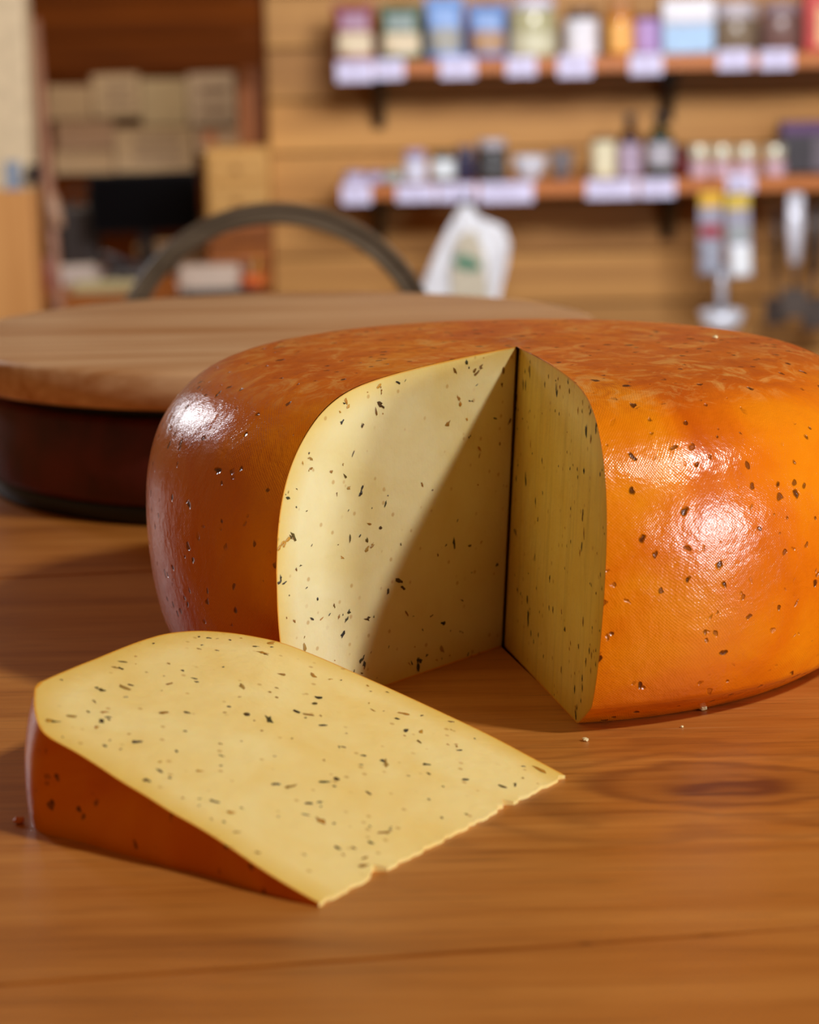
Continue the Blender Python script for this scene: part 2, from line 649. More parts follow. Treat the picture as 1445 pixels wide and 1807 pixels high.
wheel = empty('round_cheese', (WC.x, WC.y, 0), 'large glossy orange-rinded cheese wheel with a wedge cut out of it', 'cheese')
off = np.array([WC.x, WC.y, 0])
NA = 200
vs, fs = [], []
angs = [AZR + (2 * math.pi - (AZR - AZL)) * i / NA for i in range(NA + 1)]
for i, a in enumerate(angs):
    aa = AZR if i == 0 else (AZL if i == NA else a)
    vs += [np.array(p) - off for p in rind_line(aa)]
n = len(vs) // (NA + 1)
for i in range(NA):
    for k in range(n - 1):
        fs.append((i * n + k, i * n + k + 1, (i + 1) * n + k + 1, (i + 1) * n + k))
mesh('rind', vs, fs, M['rind'], wheel, True, fix=True)


def seg_dist(P, poly):
    A, B = poly[:-1], poly[1:]
    out = np.full(len(P), 1e9)
    for a, b in zip(A, B):
        ab = b - a
        t = np.clip(((P - a) @ ab) / max(ab @ ab, 1e-12), 0, 1)
        out = np.minimum(out, np.linalg.norm(P - (a + t[:, None] * ab), axis=1))
    return out


def deep(o):
    a = o.data.attributes.new('depth', 'FLOAT', 'POINT')
    a.data.foreach_set('value', np.full(len(o.data.vertices), 40.0, np.float32))


def cut_face(a, mat, sign):
    """flat cut face at azimuth a: grid of columns from the apex line out to the rind"""
    line = np.array(rind_line(a))
    b0 = start(0, a)
    loc = np.c_[(line[:, :2] - b0) @ dirv(a), line[:, 2]]            # (s, z) of the outline
    # shear by the lean of the apex: s measured from the leaning line
    top_part = loc[:np.argmax(loc[:, 0]) + 1]
    bot_part = loc[np.argmax(loc[:, 0]):][::-1]
    S = loc[:, 0].max()
    s00 = loc[0, 0]
    NS, NZ = 110, 64
    vs, dep = [], []
    lean = (APT - APB) @ dirv(a) / ZT
    latv = np.array([math.cos(a), math.sin(a)])
    lat = (APT - APB) @ latv / ZT
    for i in range(NS + 1):
        f = 1 - (1 - i / NS) ** 2 * .55 - (1 - i / NS) * .45
        for j in range(NZ + 1):
            g = .5 - .5 * math.cos(math.pi * j / NZ)
            sx = f * S
            zt = float(np.interp(sx, top_part[:, 0], top_part[:, 1]))
            zb = float(np.interp(sx, bot_part[:, 0], bot_part[:, 1]))
            z = zb + (zt - zb) * g
            # keep the inner edge on the leaning apex line
            s = sx + lean * z * (1 - f) if True else sx
            p = b0 + dirv(a) * s + latv * lat * z
            vs.append((p[0] - WC.x, p[1] - WC.y, z))
    P = np.array([((v[0] + WC.x - b0[0]) * dirv(a)[0] + (v[1] + WC.y - b0[1]) * dirv(a)[1], v[2]) for v in vs])
    dep = seg_dist(P, loc) * 1000
    fs = []
    for i in range(NS):
        for j in range(NZ):
            q = (i * (NZ + 1) + j, (i + 1) * (NZ + 1) + j, (i + 1) * (NZ + 1) + j + 1, i * (NZ + 1) + j + 1)
            fs.append(q if sign > 0 else q[::-1])
    o = mesh('cut_face', vs, fs, mat, wheel, True)
    at_ = o.data.attributes.new('depth', 'FLOAT', 'POINT')
    at_.data.foreach_set('value', dep.astype(np.float32))

    def pick(u, w):
        i, j = min(int(u * NS), NS), min(int(w * NZ), NZ)
        return Vector(vs[i * (NZ + 1) + j]), dep[i * (NZ + 1) + j]
    nrm = Vector((math.cos(a), math.sin(a), 0)) * sign
    return o, pick, nrm, Vector((dirv(a)[0], dirv(a)[1], 0))


fl, pickL, nL, dL = cut_face(AZL, M['paste'], 1)
fr, pickR, nRv, dR = cut_face(AZR, M['paste_r'], -1)
# the knife ran on a little past the corner: a narrow crevice
eb = APB + nR * GAP * .6 - (dirv(AZL) * .3 + dirv(AZR) * .7) * .016
et = APT + nR * GAP * .6 - (dirv(AZL) * .3 + dirv(AZR) * .7) * .016
cv = []
for q, z in ((APB, 0), (APT, ZT - .0006), (eb, 0), (et, ZT - .0006), (APB + nR * GAP, 0), (APT + nR * GAP, ZT - .0006)):
    cv.append((q[0] - WC.x, q[1] - WC.y, z))
deep(mesh('crevice', cv, [(0, 2, 3, 1), (2, 4, 5, 3)], M['paste_r'], wheel, False))

HERB = [srgb(40, 34, 18), srgb(58, 56, 24), srgb(72, 50, 20), srgb(30, 28, 20), srgb(88, 72, 26), srgb(120, 84, 24), srgb(66, 60, 48)]
HONEY = [srgb(176, 120, 34), srgb(190, 138, 44), srgb(150, 104, 34), srgb(164, 128, 60)]


def flecks(name, parent, spots, rnd):
    """spots: (point, normal, along, size_along, size_across, colour)"""
    vs, fs, cols = [], [], []
    for p, nrm, al, sa, sb, col in spots:
        ac = nrm.cross(al)
        k = len(vs)
        m = 8
        c0 = p + nrm * .00022
        vs.append(c0 + nrm * .00012)
        ph = rnd.uniform(0, 6.28)
        for i in range(m):
            t = ph + 2 * math.pi * i / m
            r = rnd.uniform(.35, 1.2)
            vs.append(c0 + al * math.cos(t) * sa * r + ac * math.sin(t) * sb * r - nrm * .00010)
        for i in range(m):
            fs.append((k, k + 1 + i, k + 1 + (i + 1) % m))
        cols += [col] * (m + 1)
    o = mesh(name, vs, fs, M['fleck'], parent, False)
    ca = o.data.color_attributes.new('Col', 'FLOAT_COLOR', 'POINT')
    ca.data.foreach_set('color', np.array(cols, np.float32).ravel())
    o['kind'] = 'stuff'
    return o


def scatter(pick, nrm, base, n, big, rnd, elong=1.0, upright=False, honey=.3):
    out = []
    while len(out) < n:
        u, w = rnd.random(), rnd.random()
        p, d = pick(u, w)
        if d < 1.5:
            continue
        s = big * (.28 + .72 * rnd.random() ** 3)
        col = rnd.choice(HONEY) if rnd.random() < honey else rnd.choice(HERB)
        if upright:
            al = Vector((rnd.uniform(-.12, .12), rnd.uniform(-.12, .12), 1))
            al = (al - nrm * al.dot(nrm)).normalized()
        else:
            t = rnd.uniform(0, 6.28)
            ac = nrm.cross(base)
            al = (base * math.cos(t) + ac * math.sin(t)).normalized()
        k = 1 if rnd.random() < .75 else rnd.randint(2, 4)
        for q in range(k):          # some sit in little chains
            pp = p + (al * rnd.uniform(-2.2, 2.2) + nrm.cross(al) * rnd.uniform(-1, 1)) * s * (q > 0)
            out.append((pp, nrm, al, s * elong * rnd.uniform(.7, 1.3), s * rnd.uniform(.35, .8), col))
    return out


spots = scatter(pickL, nL, dL, 210, .0021, rng, 1.2) + scatter(pickR, nRv, dR, 170, .0013, rng, 2.6, True, .25)
flecks('herb_flecks', wheel, spots, rng)

# ------------------------------------------------------------------ the slice lying in front
A, D, T0 = ground(563, 1601), ground(997, 1374), None
B = ground(75, 1470)
T = at(72, 1296, B.y)
vdir = (D - A)
vdir.z = 0
VL = vdir.length
vdir.normalize()
udir = Vector((-vdir.y, vdir.x, 0))
if (T - A).dot(udir) < 0:
    udir = -udir
tu = (T - A).dot(udir)
ALPHA = math.atan2(T.z, tu)
pn = (udir * math.cos(ALPHA) + Vector((0, 0, 1)) * math.sin(ALPHA)).cross(vdir).normalized()


def on_plane(px, py):
    d = ray(px, py)
    o = Vector((0, 0, EYE))
    t = (A - o).dot(pn) / d.dot(pn)
    p = o + d * t - A
    return (p.dot(udir) / math.cos(ALPHA) if False else math.hypot(p.dot(udir), p.z), p.dot(vdir))


rind_px = [(563, 1601), (515, 1574), (460, 1540), (402, 1500), (355, 1470), (302, 1440), (258, 1412), (216, 1387), (175, 1360), (137, 1336), (104, 1318), (84, 1306),
           (70, 1290), (62, 1266), (60, 1240), (64, 1216), (84, 1204), (130, 1184), (175, 1166), (216, 1149), (260, 1133), (300, 1123), (350, 1119),
           (403, 1122), (455, 1130), (504, 1142), (570, 1168), (633, 1196), (700, 1226), (780, 1263), (864, 1303), (930, 1338), (997, 1374)]
RU = [on_plane(*p) for p in rind_px]
RU[0] = (0.0, RU[0][1])
RU[-1] = (0.0, RU[-1][1])
RU = [tuple(q) for q in catmull(RU, 4)]
RU = [(max(u, 0), v) for u, v in RU]
# tip edge from the far end back to the near end, with crumbled notches
TIP = []
nt = 60
for i in range(1, nt):
    f = i / nt
    u = .0011 * math.sin(i * 1.7) * math.sin(i * .61 + 1) + .0006 * rng.random()
    for c, w_, dpt in ((.255, .012, .0052), (.27, .03, .002), (.77, .012, .0042), (.79, .04, .002)):
        u += dpt * max(0, 1 - abs(f - c) / w_)
    TIP.append((max(u, 0), RU[-1][1] + (RU[0][1] - RU[-1][1]) * f))
slc = empty('cheese_slice', A, 'yellow herb-flecked cheese slice lying on its side in front of the wheel', 'cheese')


def P3(u, v, f, lift=0.0):
    """point of the slice: u from the tip edge, v along it, f 0 (table) .. 1 (upper face)"""
    t = ALPHA * f
    return udir * (u * math.cos(t)) + vdir * v + Vector((0, 0, u * math.sin(t) + .0013 * f + lift))


NF = 8
vs, fs = [], []
nr = len(RU)
bulge = lambda f: 1 + .012 * math.sin(math.pi * f)
for f in range(NF + 1):
    for (u, v) in RU:
        vs.append(P3(u * (bulge(f / NF) if u > .1 else 1), v, f / NF))
for f in range(NF):
    for k in range(nr - 1):
        fs.append((f * nr + k, f * nr + k + 1, (f + 1) * nr + k + 1, (f + 1) * nr + k))
mesh('rind', vs, fs, M['rind_s'], slc, True, fix=True)
# tip strip
vs, fs = [], []
tip = [RU[-1]] + TIP + [RU[0]]
for f in (0, 1):
    for (u, v) in tip:
        vs.append(P3(u, v, f))
m = len(tip)
for k in range(m - 1):
    fs.append((k, k + 1, m + k + 1, m + k))
deep(mesh('tip_edge', vs, fs, M['paste_s'], slc, False, fix=True))
# the two cut faces: constrained grid by columns in v
ring = RU + TIP
R2 = np.array(ring)
RI = np.array(RU)
vmin, vmax = RI[:, 1].min(), RI[:, 1].max()
iu = int(np.argmax(RI[:, 0]))


def slice_face(f, flip, name='cut_face'):
    bm = bmesh.new()
    bv = [bm.verts.new(P3(u, v, f)) for u, v in ring]
    ed = [bm.edges.new((bv[i], bv[(i + 1) % len(bv)])) for i in range(len(bv))]
    bmesh.ops.triangle_fill(bm, use_beauty=True, edges=ed)
    for c in np.linspace(.006, VL * 1.05, 26):
        bmesh.ops.bisect_plane(bm, geom=bm.verts[:] + bm.edges[:] + bm.faces[:], plane_co=vdir * (c - .01), plane_no=vdir)
    for c in np.linspace(.004, RI[:, 0].max() - .0015, 26):
        bmesh.ops.bisect_plane(bm, geom=bm.verts[:] + bm.edges[:] + bm.faces[:], plane_co=udir * c * math.cos(ALPHA * f), plane_no=udir)
    # a thin inner loop near the rind keeps the rind line crisp
    bmesh.ops.recalc_face_normals(bm, faces=bm.faces)
    me = bpy.data.meshes.new(name)
    bm.to_mesh(me)
    bm.free()
    if (me.polygons[0].normal.z > 0) == flip:
        me.flip_normals()
    o = link(name, me, M['paste_s'], slc)
    co = np.array([v.co[:] for v in me.vertices])
    uu = np.hypot(co @ np.array(udir), co[:, 2] - .0013 * f)
    vv = co @ np.array(vdir)
    dep = seg_dist(np.c_[uu, vv], RI) * 1000
    at_ = me.attributes.new('depth', 'FLOAT', 'POINT')
    at_.data.foreach_set('value', dep.astype(np.float32))
    return o


slice_face(1, False)
slice_face(0, True)


def inside(u, v):
    c = False
    j = len(ring) - 1
    for i in range(len(ring)):
        (ui, vi), (uj, vj) = ring[i], ring[j]
        if (vi > v) != (vj > v) and u < (uj - ui) * (v - vi) / (vj - vi) + ui:
            c = not c
        j = i
    return c


up = P3(1, 0, 1) - P3(0, 0, 1)
up.normalize()
sn = vdir.cross(up)
if sn.z < 0:
    sn = -sn
spots = []
umax = RI[:, 0].max()
while len(spots) < 165:
    u, v = rng.uniform(.004, umax - .003), rng.uniform(vmin, vmax)
    if not inside(u, v) or not inside(u + .003, v) or not inside(u, v + .003) or not inside(u, v - .003):
        continue
    s = .0024 * (.26 + .74 * rng.random() ** 2.5)
    t = rng.gauss(.9, .8)
    al = (vdir * math.cos(t) + up * -math.sin(t)).normalized()
    col = rng.choice(HONEY) if rng.random() < .38 else rng.choice(HERB)
    spots.append((P3(u, v, 1), sn, al, s * rng.uniform(.8, 1.7), s * rng.uniform(.4, .8), col))
flecks('herb_flecks', slc, spots, rng)

# crumbs
crumb_m = plain((236, 220, 170), .6)


def crumb(name, p, s, label, mat, rough=.5):
    r = random.Random(label)
    bm = bmesh.new()
    bmesh.ops.create_icosphere(bm, subdivisions=2, radius=1)
    for v in bm.verts:
        v.co = Vector((v.co.x * s, v.co.y * s * .8, v.co.z * s * .6)) * r.uniform(.7, 1.15)
    zmin = min(v.co.z for v in bm.verts)
    for v in bm.verts:
        v.co.z -= zmin
    me = bpy.data.meshes.new(name)
    bm.to_mesh(me)
    bm.free()
    return tag(link(name, me, mat, None, p), label, 'crumb', 'cheese crumbs')


crumb('cheese_crumb', ground(1033, 1308), .0014, 'pale crumb on the counter just below the near cut corner of the wheel', crumb_m)
crumb('cheese_crumb', ground(1239, 1254), .0020, 'largest pale crumb, at the foot of the wheel on the right', crumb_m)
crumb('cheese_crumb', ground(1203, 1284), .0007, 'tiny pale speck of cheese in the shadow of the wheel', crumb_m)
crumb('rind_shaving', ground(34, 1453), .0022, 'small orange shaving of rind left of the slice', plain((214, 110, 24), .5))
ctop = ground(1262, 605, .130)
rr = math.hypot(ctop.x - WC.x, ctop.y - WC.y)
crumb('cheese_crumb', (ctop.x, ctop.y, zdome(min(rr, .14)) + .0001), .0013, 'pale crumb lying on top of the orange wheel', crumb_m)

# ------------------------------------------------------------------ round board on a dark red drum
BC = Vector((-.081, 1.412, 0))
drum = empty('round_tin', BC, 'low dark red round tin with black bands under the round board', 'tin')
lathe('body', [(0, .012), (.183, .012), (.186, .016), (.186, .058), (.183, .061), (0, .061)], plain((84, 20, 16), .55, 0, .4), drum, seg=72)
lathe('base_band', [(0, 0), (.178, 0), (.181, .002), (.181, .010), (.179, .0122), (0, .0122)], plain((14, 12, 12), .5), drum, seg=72)
lathe('top_band', [(0, .0600), (.176, .0600), (.177, .0610), (.177, .0690), (0, .0690)], plain((12, 11, 11), .5), drum, seg=72)
brd = lathe('round_board', [(0, .0692), (.199, .0692), (.2015, .0715), (.2020, .088), (.2000, .0905), (.197, .0912), (.10, .0912), (0, .0912)], M['board'], None, BC, 96)
tag(brd, 'thick round pale wooden board on the dark red tin behind the cheese wheel', 'board')

# ------------------------------------------------------------------ chair behind the counter (only its bent hoop shows)
CY = 2.05
cp = at(482, 360, CY)
ch = empty('hoop_back_chair', (cp.x, CY + .2, FZ), 'grey-brown chair whose rounded hoop back rises behind the round board', 'chair')
top = cp.z - FZ - .008
pts = []
hw = .142
zc = top - .142
for i in range(13):
    pts.append((-hw + .03 * (1 - i / 12) * 0, -.2 + .0, .46 + (zc - .46) * i / 12))
for i in range(1, 40):
    t = math.pi - math.pi * i / 40
    pts.append((hw * math.cos(t), -.2, zc + .142 * math.sin(t)))
for i in range(13):
    pts.append((hw, -.2, zc - (zc - .46) * i / 12))


def hoop(name, pts, mat, parent):
    """bent strip with a shallow groove along its face"""
    sec = [(-.0085, -.010), (.0085, -.010), (.0105, -.007), (.0105, .007), (.0085, .010), (-.0085, .010), (-.0105, .007), (-.0105, -.007)]
    sec = [(-.0095, .008), (-.0095, -.0075), (-.0078, -.0100), (-.0058, -.0100), (-.0035, -.0055), (.0035, -.0055), (.0058, -.0100), (.0078, -.0100), (.0095, -.0075), (.0095, .008)]
    vs, fs = [], []
    n = len(pts)
    for i, p in enumerate(pts):
        p = Vector(p)
        t = (Vector(pts[min(i + 1, n - 1)]) - Vector(pts[max(i - 1, 0)])).normalized()
        u = Vector((t.z, 0, -t.x))
        for a, b in sec:
            vs.append(p + u * a + Vector((0, b, 0)))
    m = len(sec)
    for i in range(n - 1):
        for k in range(m):
            l = (k + 1) % m
            fs.append((i * m + k, i * m + l, (i + 1) * m + l, (i + 1) * m + k))
    return mesh(name, vs, fs, mat, parent, False, fix=True)


hoop('back_hoop', pts, M['chair'], ch)
lathe('seat', [(0, .43), (.18, .43), (.2, .44), (.2, .458), (.19, .465), (0, .46)], M['chair'], ch, seg=40)
for sx in (-1, 1):
    for sy in (-1, 1):
        tube('leg', [(sx * .13, sy * .13, .44), (sx * .17, sy * .17, 0)], .014, M['chair'], ch)

# ------------------------------------------------------------------ shelves on the shop wall
SF, SB = 4.97, WY + .018
IY = 5.055                                   # where the goods stand
sx0, sx1 = at(590, 110, SF).x, at(1445, 110, SF).x + .28
shz = {}
for nm, px, py, lab in (('upper', 1350, 93, 'upper wooden wall shelf lined with bags and jars'),
                        ('lower', 1385, 311, 'lower wooden wall shelf with small jars and two dark bottles')):
    zt = at(px, py, SF).z
    shz[nm] = zt
    s = empty('wall_shelf', ((sx0 + sx1) / 2, (SF + SB) / 2, zt - .032), lab, 'shelf')
    box('shelf_board', (0, 0, .015), (sx1 - sx0, SB - SF, .030), M['shelf'], s, .002)
    for bx in (668, 1187):
        X = at(bx, py + 60, 5.1).x - (sx0 + sx1) / 2
        yb = (SB - SF) / 2
        # iron bracket: wall leg, shelf arm and curved brace
        b = box('bracket', (X, yb - .012, -.058), (.026, .014, .118), M['iron'], s, .002)
        box('arm', (0, -.075, .052), (.024, .15, .012), M['iron'], b, .002)
        br = tube('brace', [(0, -.008, -.045), (0, -.028, -.030), (0, -.062, .005), (0, -.110, .030), (0, -.128, .046)], .012, M['iron'], b)


def width(x0, x1, Y):
    return (x1 - x0) / F * Y


def bag(x0, x1, ytop, shelf, label, main, low=None, patch=None, Y=IY, cat='bag', fold=True):
    """stand-up pouch: pillowed body, crimped top, lower label panel and front patch"""
    z0 = shz[shelf]
    px = (x0 + x1) / 2
    w = width(x0, x1, Y)
    h = at(px, ytop, Y).z - z0
    o = empty('pouch', (at(px, 100, Y).x, Y, z0), label, cat, 'goods on the %s shelf' % shelf)
    nx, nz = 12, 16
    dm = min(.03, w * .36)

    def prof(u, v, s):
        base = (1 - v ** 2.2) * .85 + .04
        edge = max(0.0, 1 - abs(2 * u - 1) ** 3.5)
        return s * dm * base * (edge ** .6)
    vs, fs = [], []
    for s in (-1, 1):
        for j in range(nz + 1):
            v = j / nz
            ww = w * (1 - .06 * math.sin(math.pi * v)) * (1 if v < .9 else .97)
            for i in range(nx + 1):
                u = i / nx
                vs.append(((u - .5) * ww, prof(u, v, s) + .0015 * math.sin(9 * u + 7 * v), v * h))
    m = (nx + 1) * (nz + 1)
    for s in (0, 1):
        for j in range(nz):
            for i in range(nx):
                a = s * m + j * (nx + 1) + i
                q = (a, a + 1, a + nx + 2, a + nx + 1)
                fs.append(q if s == 0 else q[::-1])
    for i in range(nx):
        fs.append((i, m + i, m + i + 1, i + 1))
    mesh('pouch_body', vs, fs, main, o, True, fix=True)

    def panel(name, u0, u1, v0, v1, mat):
        pv, pf = [], []
        for j in range(9):
            for i in range(9):
                u, v = u0 + (u1 - u0) * i / 8, v0 + (v1 - v0) * j / 8
                ww = w * (1 - .06 * math.sin(math.pi * v))
                pv.append(((u - .5) * ww, prof(u, v, -1) - .0015 + .0015 * math.sin(9 * u + 7 * v), v * h))
        for j in range(8):
            for i in range(8):
                a = j * 9 + i
                pf.append((a, a + 1, a + 10, a + 9))
        mesh(name, pv, pf, mat, o, True)
    if low:
        panel('label_panel', .10, .92, .12, .50, low)
    if patch:
        panel('front_print', .18, .82, .56, .86, patch)
    box('top_seal', (0, 0, h - .004), (w * .97, .004, .010), main, o, .001)
    return o


def jar(x0, x1, ytop, shelf, label, glass, lid, lab=None, shape='jar', Y=IY, lab_rng=(.18, .72), cat='jar', dy=0.0, lidh=.16):
    """round jar or bottle: body, lid, wrapped paper label"""
    z0 = shz[shelf]
    px = (x0 + x1) / 2
    w = width(x0, x1, Y)
    r = w / 2
    h = at(px, ytop, Y).z - z0
    o = empty('bottle' if shape == 'bottle' else 'jar', (at(px, 200, Y).x, Y + dy, z0), label, cat, 'goods on the %s shelf' % shelf)
    if shape == 'bottle':
        pr = [(0, 0), (r * .92, 0), (r, .004), (r, h * .56), (r * .9, h * .63), (r * .5, h * .73), (r * .36, h * .78), (r * .36, h * .86), (0, h * .86)]
        lathe('glass_body', pr, glass, o, seg=28)
        lathe('cap', [(0, h * .84), (r * .44, h * .84), (r * .44, h * .995), (r * .38, h), (0, h)], lid, o, seg=24)
        hb = h * .56
    else:
        hb = h * (1 - lidh)
        pr = [(0, 0), (r * .9, 0), (r, .004), (r, hb * .86), (r * .93, hb * .95), (r * .84, hb), (0, hb)]
        lathe('glass_body', pr, glass, o, seg=28)
        lathe('lid', [(0, hb - .001), (r * .92, hb - .001), (r * .94, hb + .002), (r * .94, h - .002), (r * .88, h), (0, h)], lid, o, seg=28)
    if lab:
        a, b = hb * lab_rng[0], hb * lab_rng[1]
        vs, fs = [], []
        for i in range(19):
            t = math.pi * (1.5 - .62) + math.pi * 1.24 * i / 18
            for zz in (a, b):
                vs.append((math.cos(t) * (r + .0006), math.sin(t) * (r + .0006), zz))
        for i in range(18):
            fs.append((2 * i, 2 * i + 2, 2 * i + 3, 2 * i + 1))
        mesh('paper_label', vs, fs, lab, o, True)
    return o


def carton(x0, x1, ytop, shelf, label, main, panels=(), Y=IY, depth=.07, cat='box'):
    z0 = shz[shelf]
    px = (x0 + x1) / 2
    w = width(x0, x1, Y)
    h = at(px, ytop, Y).z - z0
    o = empty('carton', (at(px, 100, Y).x, Y, z0), label, cat, 'goods on the %s shelf' % shelf)
    box('carton_body', (0, 0, h / 2), (w, depth, h), main, o, .003)
    for (u0, u1, v0, v1, mat) in panels:
        box('front_print', ((u0 + u1) / 2 * w - w / 2, -depth / 2 - .0006, (v0 + v1) / 2 * h), ((u1 - u0) * w, .0012, (v1 - v0) * h), mat, o)
    return o


cream, lav, white = plain((214, 200, 168), .6), plain((186, 182, 214), .6), plain((226, 228, 236), .5)
# ---- goods on the upper shelf, left to right
bag(588, 664, 8, 'upper', 'leftmost pouch on the upper shelf, maroon with a cream lower panel', plain((128, 48, 48), .4), cream, plain((168, 136, 160), .45))
bag(668, 748, 10, 'upper', 'dark green pouch with a cream lower panel on the upper shelf', plain((58, 84, 54), .4), cream, plain((140, 158, 156), .45))
bag(750, 820, -4, 'upper', 'blue pouch with a pink top beside the green pouch', plain((110, 150, 210), .4), plain((150, 150, 140), .5), plain((138, 174, 228), .4))
bag(824, 897, 8, 'upper', 'blue and brown pouch next to the jar of pale goods', plain((90, 122, 180), .4), plain((166, 128, 86), .5), plain((138, 172, 224), .4))
jar(900, 982, -2, 'upper', 'wide clear jar with pale greenish contents and a bright lid', plain((182, 180, 140), .12), plain((214, 214, 236), .2), plain((206, 206, 176), .4), lab_rng=(.08, .5))
jar(998, 1056, 14, 'upper', 'dark jar with a large white label on the upper shelf', plain((78, 62, 52), .2), plain((92, 66, 50), .4), white, lab_rng=(.02, .92))
jar(1072, 1118, 0, 'upper', 'slim amber jar with a pale lid on the upper shelf', plain((208, 132, 30), .2), plain((178, 120, 66), .4), plain((236, 178, 92), .4), lab_rng=(.1, .8), lidh=.26)
jar(1119, 1164, 26, 'upper', 'purple tub between the amber jar and the pale blue carton', plain((112, 50, 120), .35), plain((104, 56, 60), .4), plain((178, 148, 204), .4), lab_rng=(.1, .95), lidh=.08)
carton(1166, 1256, -2, 'upper', 'pale blue carton with a white upper half on the upper shelf', plain((170, 172, 186), .45),
       ((.02, .98, .62, .98, white), (.03, .97, .04, .52, plain((158, 196, 232), .45))))
jar(1258, 1336, 4, 'upper', 'grey-brown jar with a silver lid right of the pale blue carton', plain((128, 112, 92), .25), plain((190, 184, 192), .3), None, lidh=.3)
jar(1340, 1412, 6, 'upper', 'mauve-brown jar with a dull lid left of the red carton', plain((120, 92, 86), .25), plain((146, 128, 136), .35), None, lidh=.2)
carton(1416, 1478, -20, 'upper', 'red carton with a cream panel at the right end of the upper shelf', plain((188, 50, 42), .45), ((.35, .98, .1, .7, plain((226, 186, 130), .5)),))

# ---- goods on the lower shelf, left to right
jar(604, 640, 300, 'lower', 'leftmost small white-labelled jar on the lower shelf', plain((120, 104, 118), .25), plain((150, 130, 136), .4), lav, lab_rng=(.0, .9))
jar(643, 672, 300, 'lower', 'small lavender-labelled jar, second from the left end of the lower shelf', plain((104, 90, 110), .25), plain((126, 104, 116), .4), lav, lab_rng=(.05, .85))
jar(675, 706, 300, 'lower', 'small greenish jar, third from the left end of the lower shelf', plain((112, 140, 108), .25), plain((140, 150, 140), .4), plain((178, 190, 190), .4), lab_rng=(.1, .85))
jar(711, 749, 264, 'lower', 'taller white jar with a violet lid on the lower shelf', plain((150, 150, 176), .3), plain((150, 136, 176), .4), plain((214, 220, 240), .4), lab_rng=(.05, .95), lidh=.24)
jar(760, 801, 268, 'lower', 'dark green jar with a bright white label on the lower shelf', plain((44, 52, 40), .2), plain((70, 66, 52), .4), plain((224, 236, 242), .4), lab_rng=(.15, .9))
jar(803, 837, 258, 'lower', 'slim navy jar with a grey lid beside a black jar', plain((52, 50, 76), .25), plain((92, 84, 100), .4), None)
jar(840, 893, 246, 'lower', 'squat black jar with a pale lid on the lower shelf', plain((24, 22, 20), .25), plain((176, 172, 180), .35), plain((72, 74, 76), .4), lab_rng=(.1, .8), lidh=.2)


def bowl(x0, x1, ytop, shelf, label, mat):
    z0 = shz[shelf]
    w = width(x0, x1, IY) / 2
    h = at((x0 + x1) / 2, ytop, IY).z - z0
    o = lathe('small_bowl', [(0, 0), (w * .5, 0), (w * .55, .003), (w * .9, h * .6), (w, h), (w * .95, h), (w * .84, h * .6), (w * .4, h * .12), (0, h * .1)], mat, None, (at((x0 + x1) / 2, 300, IY).x, IY, z0), 28)
    return tag(o, label, 'bowl', 'goods on the %s shelf' % shelf)


bowl(902, 966, 276, 'lower', 'small white bowl right of the squat black jar', plain((206, 212, 224), .25))
bowl(968, 1012, 268, 'lower', 'small grey bowl left of the cream jar', plain((116, 112, 116), .3))
jar(1043, 1086, 240, 'lower', 'cream coloured jar left of the two dark bottles', plain((212, 206, 166), .35), plain((120, 88, 58), .45), plain((226, 222, 188), .4), lab_rng=(.1, .95), lidh=.1)
jar(1091, 1131, 200, 'lower', 'dark brown bottle with a lavender label on the lower shelf', plain((58, 26, 20), .15), plain((34, 34, 44), .35), plain((176, 160, 184), .45), 'bottle', lab_rng=(.05, .95), cat='bottle')
jar(1141, 1189, 198, 'lower', 'dark green bottle with a pale and green label on the lower shelf', plain((30, 44, 26), .15), plain((22, 22, 30), .35), plain((176, 176, 186), .45), 'bottle', lab_rng=(.3, .95), cat='bottle')
jar(1194, 1222, 262, 'lower', 'slim dark red jar behind the row of silver-lidded jars', plain((110, 30, 32), .3), plain((84, 36, 34), .4), None, dy=.05)
for i, (a, b, lb) in enumerate(((1216, 1251, 'first'), (1256, 1291, 'second'), (1298, 1334, 'third'), (1349, 1385, 'fourth'))):
    jar(a, b, 256, 'lower', lb + ' from the left of four pink-labelled jars with silvery lids', plain((150, 96, 92), .25), plain((206, 204, 182), .25, .2), plain((206, 176, 190), .4), lab_rng=(.0, .8), lidh=.45, dy=-.01)
carton(1376, 1470, 214, 'lower', 'black carton with a purple lid at the right end of the lower shelf', plain((40, 34, 42), .45),
       ((.02, .98, .76, .99, plain((84, 46, 98), .45)), (.6, .98, .05, .7, plain((96, 88, 98), .5))), Y=5.1)


def card(x0, x1, y0, y1, label, shelf):
    Y = SF - .006
    c = at((x0 + x1) / 2, (y0 + y1) / 2, Y)
    w, h = width(x0, x1, Y), width(y0, y1, Y)
    o = empty('price_card', c, label, 'price card', 'price cards on the %s shelf' % shelf)
    box('card', (0, 0, 0), (w, .002, h), plain((210, 208, 238), .6), o, .0004)
    for k in range(2):
        box('print_line', (-.04 * w, -.0014, h * (.16 - .32 * k)), (w * (.62 - .2 * k), .0006, h * .10), plain((168, 162, 190), .6), o)


